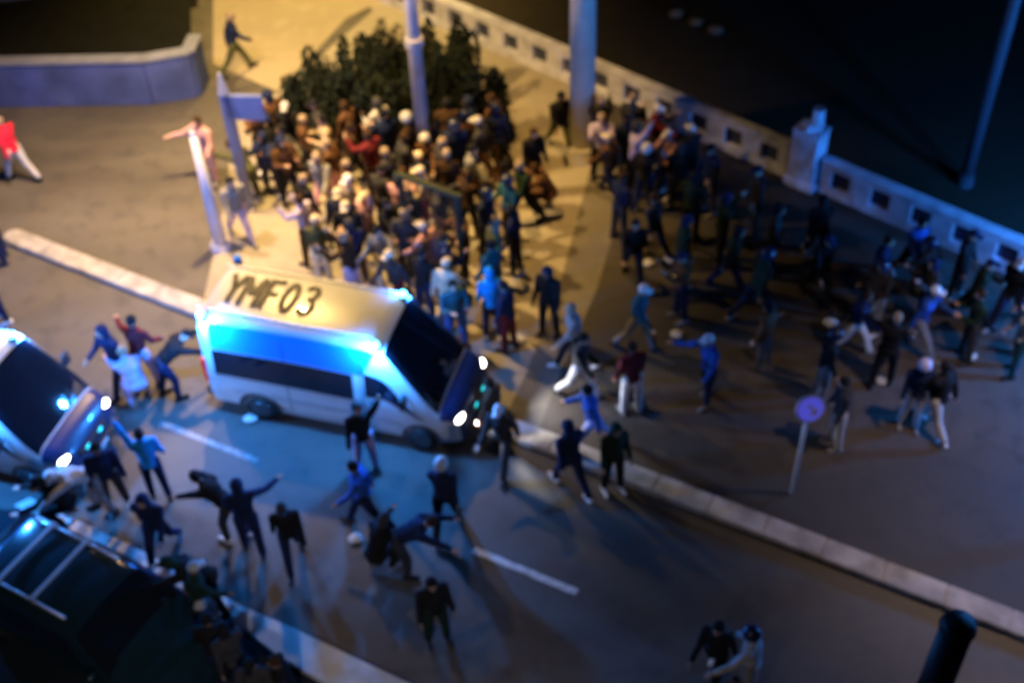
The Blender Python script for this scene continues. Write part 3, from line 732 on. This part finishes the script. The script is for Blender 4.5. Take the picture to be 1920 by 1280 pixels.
COL = {'black': (.012, .012, .014), 'navy': (.012, .02, .06), 'charcoal': (.04, .04, .045), 'maroon': (.12, .015, .02), 'brown': (.10, .05, .025),
       'olive': (.07, .075, .03), 'dark green': (.012, .03, .02), 'cream': (.62, .54, .40), 'white': (.72, .72, .74), 'grey': (.22, .22, .23),
       'lilac': (.42, .36, .55), 'dusty pink': (.50, .28, .28), 'blue': (.03, .10, .40), 'bright blue': (.02, .28, .65), 'beige': (.40, .32, .22),
       'red': (.62, .02, .05), 'teal': (.02, .09, .12), 'light grey': (.45, .45, .47), 'pale violet': (.42, .44, .72), 'blond': (.30, .23, .16), 'dark brown': (.04, .022, .012)}
cloth = {k: mat('cloth_'+k.replace(' ', '_'), v, .85, var=.22, scale=7, bump=.25, bscale=30) for k, v in COL.items()}
shell = {k: mat('shell_'+k.replace(' ', '_'), v, .3, var=.05) for k, v in COL.items()}
used = {}
rp = random.Random(21)
def person(x, y, pose, yaw, jk, tr, hd='hair', hc='dark brown', where='', group=None, sc=1.0, label=None, z=0.0):
    B = BUILT[pose]; p0 = at(x, y); p0.z = z
    o = bpy.data.objects.new('person', B['body']); col.objects.link(o)
    o.location = p0; o.rotation_euler = (0, 0, R(yaw)); o.scale = (sc*rp.choice((-1, 1))*rp.uniform(.95, 1.1), sc, sc)
    def part(n, me, m, par=o, slot=0):
        c = bpy.data.objects.new(n, me); col.objects.link(c); c.parent = par
        c.material_slots[0].link = 'OBJECT'; c.material_slots[0].material = m; return c
    o.material_slots[0].link = 'OBJECT'; o.material_slots[0].material = random.choice(skin_m[:2]+[skin_m[0], skin_m[1], skin_m[2]])
    part('jacket', B['jacket'], cloth[jk]); part('trousers', B['trousers'], cloth[tr])
    sc_ = cloth[random.choice(['black', 'charcoal', 'white', 'grey'])]
    for m_ in B['shoes']: part('shoe', m_, sc_)
    part(hd, B['heads'][hd], (shell if hd == 'helmet' else cloth)[hc])
    hw = {'hair': f'{hc} hair', 'hood': f'{hc} hood up', 'cap': f'{hc} cap', 'helmet': f'{hc} helmet'}[hd]
    lb = label or f'person {pose} in {jk} and {tr}, {hw}, {where}'
    n = len(lb.split())
    if n > 16: print('LONG', n, lb)
    if lb in used: print('DUP', lb)
    used[lb] = 1
    tag(o, lb, 'person', group); return o, B
def inpoly(x, y, P):
    c = False; j = len(P)-1
    for i in range(len(P)):
        if (P[i][1] > y) != (P[j][1] > y) and x < (P[j][0]-P[i][0])*(y-P[i][1])/(P[j][1]-P[i][1])+P[i][0]: c = not c
        j = i
    return c
taken = []
def free(p, d): return all((p-q).length > d for q in taken)
def crowd(P, n, d, where, jks, trs, hds, poses, group):
    xs = [p[0] for p in P]; ys = [p[1] for p in P]; k = 0; t = 0; seen = set()
    while k < n and t < n*60:
        t += 1; x, y = rp.uniform(min(xs), max(xs)), rp.uniform(min(ys), max(ys))
        if not inpoly(x, y, P): continue
        w_ = at(x, y)
        if not free(w_, d): continue
        for _ in range(60):
            jk, tr = rp.choice(jks), rp.choice(trs); hd, hc = rp.choice(hds); ps = rp.choice(poses)
            lb = (jk, tr, hd, hc, ps)
            if lb not in seen: break
        seen.add(lb); taken.append(w_)
        person(x, y, ps, rp.uniform(0, 360), jk, tr, hd, hc, where, group, rp.uniform(.95, 1.06)); k += 1
    if k < n: print('crowd', where, k, 'of', n)
PS = ['standing', 'standing', 'standing', 'arms folded', 'walking', 'holding phone', 'holding phone', 'striding', 'arm raised', 'walking', 'pointing', 'arms folded']
# singles on the road and plaza: x, y (feet), pose, yaw, jacket, trousers, head, head colour, full label
BG = 'people scattered over the road and plaza'
S = [
 (447, 138, 'striding', -70, 'navy', 'olive', 'hair', 'blond', 'person striding past the wall end onto the yellow terrace, dark top, olive trousers'),
 (45, 338, 'walking', 60, 'red', 'light grey', 'hair', 'blond', 'person in bright red jacket walking on the road at the left edge'),
 (402, 338, 'pointing', 150, 'dusty pink', 'dusty pink', 'hair', 'dark brown', 'person in dusty pink with arms out, behind the white tapering post'),
 (238, 728, 'walking', 140, 'navy', 'navy', 'hood', 'navy', 'hooded navy figure, leftmost of the trio left of the white van'),
 (282, 722, 'pointing', -20, 'maroon', 'lilac', 'hair', 'black', 'person in maroon top and lilac trousers, middle of the trio left of the van'),
 (322, 745, 'bending forward', -60, 'black', 'navy', 'cap', 'black', 'person bending forward in black, rightmost of the trio left of the van'),
 (270, 762, 'crouching', 30, 'lilac', 'lilac', 'hair', 'blond', 'person crouching in lilac clothes in front of the trio'),
 (303, 930, 'arm raised', 20, 'bright blue', 'navy', 'hair', 'black', 'person in bright blue top behind a tall navy figure on the blue-lit road'),
 (312, 1040, 'walking', 170, 'navy', 'navy', 'hood', 'navy', 'tall hooded navy figure walking on the blue-lit road near the kerb strip'),
 (200, 955, 'bending forward', 120, 'light grey', 'grey', 'cap', 'white', 'person bending forward in light grey, white cap, by the end of the kerb strip'),
 (152, 985, 'crouching', 100, 'black', 'black', 'hood', 'black', 'crouching hooded person in black on the end of the kerb strip'),
 (225, 950, 'standing', 200, 'navy', 'charcoal', 'hair', 'black', 'slim person in navy between the left van and the kerb strip'),
 (478, 1030, 'pointing', 10, 'navy', 'navy', 'hood', 'navy', 'broad hooded navy figure with one arm out, on the near road'),
 (448, 1010, 'bending forward', 60, 'black', 'charcoal', 'hair', 'black', 'person in black bending beside the broad navy figure on the near road'),
 (556, 1055, 'walking', 190, 'black', 'navy', 'cap', 'charcoal', 'person in black with charcoal cap right of the broad navy figure'),
 (692, 985, 'walking', 90, 'blue', 'navy', 'hair', 'black', 'person in blue jacket walking below the van, above the crouching pair'),
 (690, 880, 'arm raised', 200, 'black', 'lilac', 'hair', 'black', 'person in black and lilac trousers close to the front wheel of the van'),
 (708, 1080, 'crouching', -40, 'black', 'black', 'hood', 'charcoal', 'person crouching in black with charcoal hood, mid road, nearest the lane dash'),
 (755, 1072, 'bending forward', -90, 'navy', 'charcoal', 'hair', 'dark brown', 'person in navy bending beside the black crouching figure'),
 (838, 990, 'walking', -10, 'navy', 'black', 'helmet', 'light grey', 'person in navy with light grey helmet below the bright headlight'),
 (945, 872, 'striding', 160, 'charcoal', 'charcoal', 'cap', 'white', 'person in charcoal beside the bumper of the van with white cap'),
 (930, 838, 'standing', 60, 'brown', 'black', 'hair', 'dark brown', 'person in brown jacket standing just right of the bright headlight'),
 (1070, 918, 'walking', 30, 'navy', 'navy', 'hood', 'navy', 'hooded navy figure standing over the long kerb, left of the green one'),
 (1148, 918, 'standing', 200, 'dark green', 'black', 'hood', 'dark green', 'figure in dark green hood by the broken end of the long kerb'),
 (1110, 842, 'striding', 90, 'blue', 'pale violet', 'hair', 'black', 'person in blue jacket and pale violet trousers right of the van'),
 (1086, 745, 'walking', -120, 'charcoal', 'light grey', 'hair', 'black', 'person in charcoal jacket and light grey trousers right of the van front'),
 (1182, 772, 'standing', 20, 'maroon', 'white', 'hair', 'dark brown', 'thin person in maroon and white trousers, alone on the plaza'),
 (1192, 655, 'walking', 240, 'teal', 'grey', 'cap', 'white', 'person in teal jacket and white cap on the dim plaza'),
 (1322, 752, 'pointing', 120, 'blue', 'navy', 'cap', 'white', 'person in blue jacket, white cap, arm out, in the middle of the dark plaza'),
 (1590, 665, 'striding', 250, 'navy', 'white', 'hair', 'dark brown', 'person in navy jacket and white trousers on the dark right plaza'),
 (1700, 800, 'standing', 170, 'navy', 'white', 'helmet', 'pale violet', 'person in navy with big pale violet helmet and white trousers at right'),
 (1745, 808, 'walking', 30, 'black', 'light grey', 'hair', 'black', 'person in black jacket, light grey trousers beside the pale violet helmet'),
 (1650, 720, 'pointing', -30, 'black', 'black', 'hair', 'blond', 'person in black with blond hair reaching out, left of the pale violet helmet'),
 (1895, 700, 'arm raised', 90, 'light grey', 'teal', 'cap', 'white', 'person in light grey and teal near the right edge, arm raised'),
 (1562, 835, 'standing', 90, 'charcoal', 'light grey', 'hair', 'black', 'person in charcoal, light grey trousers just right of the round blue sign'),
 (1398, 1302, 'pointing', 60, 'light grey', 'grey', 'helmet', 'navy', 'person in light grey with navy helmet, one arm out at the bottom edge'),
 (1335, 1275, 'walking', 150, 'black', 'black', 'hair', 'black', 'person in black left of the navy helmet at the bottom edge'),
 (396, 1185, 'walking', -60, 'dark green', 'light grey', 'cap', 'light grey', 'person in dark green, light grey trousers stepping over the kerb strip'),
 (420, 1150, 'bending forward', 90, 'black', 'black', 'hood', 'dark green', 'dark bending figure on the kerb strip behind the dark green person'),
 (428, 1275, 'standing', 0, 'black', 'navy', 'hair', 'black', 'dark figure standing by the kerb strip at the bottom, left of the bent one'),
 (462, 1300, 'walking', 30, 'charcoal', 'black', 'hood', 'black', 'dark hooded figure at the bottom edge on the kerb strip'),
 (556, 1345, 'standing', 100, 'black', 'black', 'hair', 'dark brown', 'head and shoulders of a person in black against the pale kerb strip'),
 (505, 1350, 'arms folded', 180, 'charcoal', 'charcoal', 'cap', 'black', 'person in charcoal with black cap, bottom edge, between two dark figures'),
 (10, 488, 'standing', 90, 'lilac', 'navy', 'hair', 'dark brown', 'person in lilac at the left edge by the round kerb end'),
 (8, 600, 'standing', 120, 'navy', 'navy', 'hair', 'black', 'person in navy at the left edge above the left van'),
 (822, 1200, 'standing', 200, 'black', 'dark green', 'hair', 'black', 'lone person in black, dark green trousers left of the lane dash'),
 (1050, 285, 'striding', 200, 'black', 'olive', 'hair', 'black', 'dark silhouette between the thick column and the conical shrub'),
 (1002, 362, 'standing', 200, 'black', 'brown', 'hair', 'dark brown', 'dark figure standing below the thick column on the yellow-lit plaza'),
 (984, 420, 'walking', 120, 'dark green', 'black', 'hair', 'blond', 'person in dark green with blond hair on the yellow-lit plaza'),
 (1035, 400, 'crouching', 80, 'brown', 'brown', 'hair', 'dark brown', 'person crouching in brown on the yellow-lit plaza'),
 (925, 632, 'standing', 10, 'bright blue', 'navy', 'hood', 'bright blue', 'person in bright blue hooded jacket behind the front of the van'),
 (955, 655, 'standing', 60, 'navy', 'maroon', 'hair', 'black', 'person in navy and maroon trousers beside the bright blue jacket'),
 (858, 650, 'arms folded', 200, 'teal', 'blue', 'hair', 'black', 'person in teal just behind the windscreen of the van'),
 (1030, 625, 'standing', 150, 'black', 'black', 'hood', 'navy', 'tall dark figure with navy hood alone in front of the lit plaza strip'),
 (1078, 690, 'walking', 100, 'grey', 'black', 'hair', 'blond', 'person in grey jacket and blond hair, behind the light grey trousers'),
 (455, 448, 'walking', 210, 'grey', 'lilac', 'hair', 'black', 'person in grey at the foot of the white tapering post'),
 (480, 385, 'bending forward', 40, 'olive', 'olive', 'hair', 'dark brown', 'person bending in olive clothes below the totem sign'),
]
for (x, y, ps, yaw, jk, tr, hd, hc, lb) in S:
    taken.append(at(x, y)); person(x, y, ps, yaw, jk, tr, hd, hc, group=BG, label=lb, z=(.12 if 'strip' in lb and ('on the' in lb or 'stepping' in lb or 'over the' in lb) and 'near the kerb' not in lb else 0.0))
DK = ['black', 'navy', 'charcoal', 'maroon', 'brown', 'dark brown']
LT = ['cream', 'dusty pink', 'lilac', 'beige', 'light grey', 'white', 'grey', 'olive']
HD = [('hair', 'dark brown'), ('hair', 'black'), ('hair', 'blond'), ('cap', 'white'), ('cap', 'black'), ('hood', 'charcoal'), ('helmet', 'light grey'), ('cap', 'cream'), ('hair', 'blond')]
HDd = [('hair', 'dark brown'), ('hair', 'black'), ('hood', 'black'), ('cap', 'navy'), ('helmet', 'navy'), ('hood', 'navy'), ('cap', 'light grey')]
PSd = ['standing', 'arms folded', 'walking', 'holding phone', 'striding']
SHADE = ['black', 'navy', 'charcoal', 'maroon', 'brown', 'dark brown', 'grey', 'olive']
crowd([(575, 500), (560, 440), (640, 470), (800, 500), (840, 560), (845, 610), (770, 600), (640, 560)], 30, .48, 'behind the van', DK+DK+LT, DK+LT[:3], HD, PS, 'dense crowd behind the van')
crowd([(610, 340), (760, 330), (850, 370), (850, 500), (640, 455), (600, 420)], 34, .52, 'by lamp post foot', DK+DK+LT, DK+LT[:3], HD, PS, 'dense crowd behind the van')
crowd([(570, 315), (640, 300), (770, 318), (765, 345), (620, 350), (575, 345)], 13, .5, 'before the bushes', SHADE+['lilac', 'dusty pink', 'light grey'], DK, HD, PS, 'dense crowd behind the van')
crowd([(500, 300), (575, 290), (600, 340), (560, 400), (520, 380), (500, 345)], 14, .42, 'beside totem sign', ['black', 'navy', 'charcoal', 'dark brown', 'brown'], ['black', 'navy', 'charcoal', 'olive'], HDd, PSd, 'dark knot of people beside the totem sign')
crowd([(825, 310), (930, 290), (950, 315), (900, 380), (850, 430), (825, 360)], 15, .46, 'near conical shrub', ['black', 'dark brown', 'charcoal', 'brown', 'grey', 'navy'], ['black', 'charcoal', 'brown', 'dark brown'], HDd, PSd, 'dark group beside the lamp post')
crowd([(855, 430), (960, 430), (985, 500), (930, 600), (860, 600)], 17, .55, 'right of glazed shelter', SHADE+['blue', 'teal', 'dark green'], DK, HDd+[('hair', 'blond')], PS, 'people right of the shelter')
crowd([(1120, 300), (1190, 290), (1330, 350), (1330, 400), (1200, 400), (1130, 370)], 24, .5, 'right of thick column', ['maroon', 'dusty pink', 'lilac', 'navy', 'black', 'brown', 'charcoal', 'light grey', 'brown', 'black'], ['black', 'navy', 'charcoal'], HD, PS, 'group by the balustrade right of the column')
crowd([(1140, 410), (1330, 400), (1560, 470), (1560, 600), (1300, 620), (1150, 520)], 18, .9, 'dark middle plaza', ['black', 'navy', 'charcoal', 'dark green', 'brown', 'dark brown'], ['black', 'navy', 'charcoal'], HDd, PSd, 'people in the dark part of the plaza')
crowd([(1600, 560), (1700, 520), (1900, 600), (1960, 720), (1840, 700), (1700, 660), (1610, 640)], 19, .65, 'far right group', ['black', 'navy', 'charcoal', 'dark green', 'blue', 'dark brown'], ['black', 'navy', 'charcoal', 'grey'], HDd+[('cap', 'white')], PSd, 'dark group on the right plaza')
crowd([(1340, 620), (1560, 640), (1660, 760), (1560, 790), (1400, 720)], 7, 1.0, 'near round sign', ['black', 'charcoal', 'brown', 'dark brown'], ['black', 'charcoal', 'grey'], HDd, PS, 'people in the dark part of the plaza')

# litter on the plaza and road
LT_ = [(1215, 497, 'beside the dark middle of the plaza'), (1652, 716, 'left of the pale violet helmet'), (1556, 608, 'far out on the right plaza'), (1818, 672, 'at the far right group'),
       (470, 788, 'on the road under the van flank'), (975, 640, 'on the pale plaza right of the van'), (1268, 630, 'on the dark middle plaza'), (668, 1012, 'on the road by the crouching pair')]
for x, y, wh in LT_:
    bm = bmesh.new(); bmesh.ops.create_icosphere(bm, subdivisions=2, radius=.11)
    for v_ in bm.verts: v_.co = Vector((v_.co.x*rp.uniform(.8, 1.5), v_.co.y*rp.uniform(.7, 1.2), v_.co.z*rp.uniform(.3, .6)))
    tag(obj('crumpled_paper', bm, mat('paper', (.6, .6, .58), .9, var=.1), loc=at(x, y)+Vector((0, 0, .06))), 'small crumpled white paper '+wh, 'litter', 'litter on the ground')
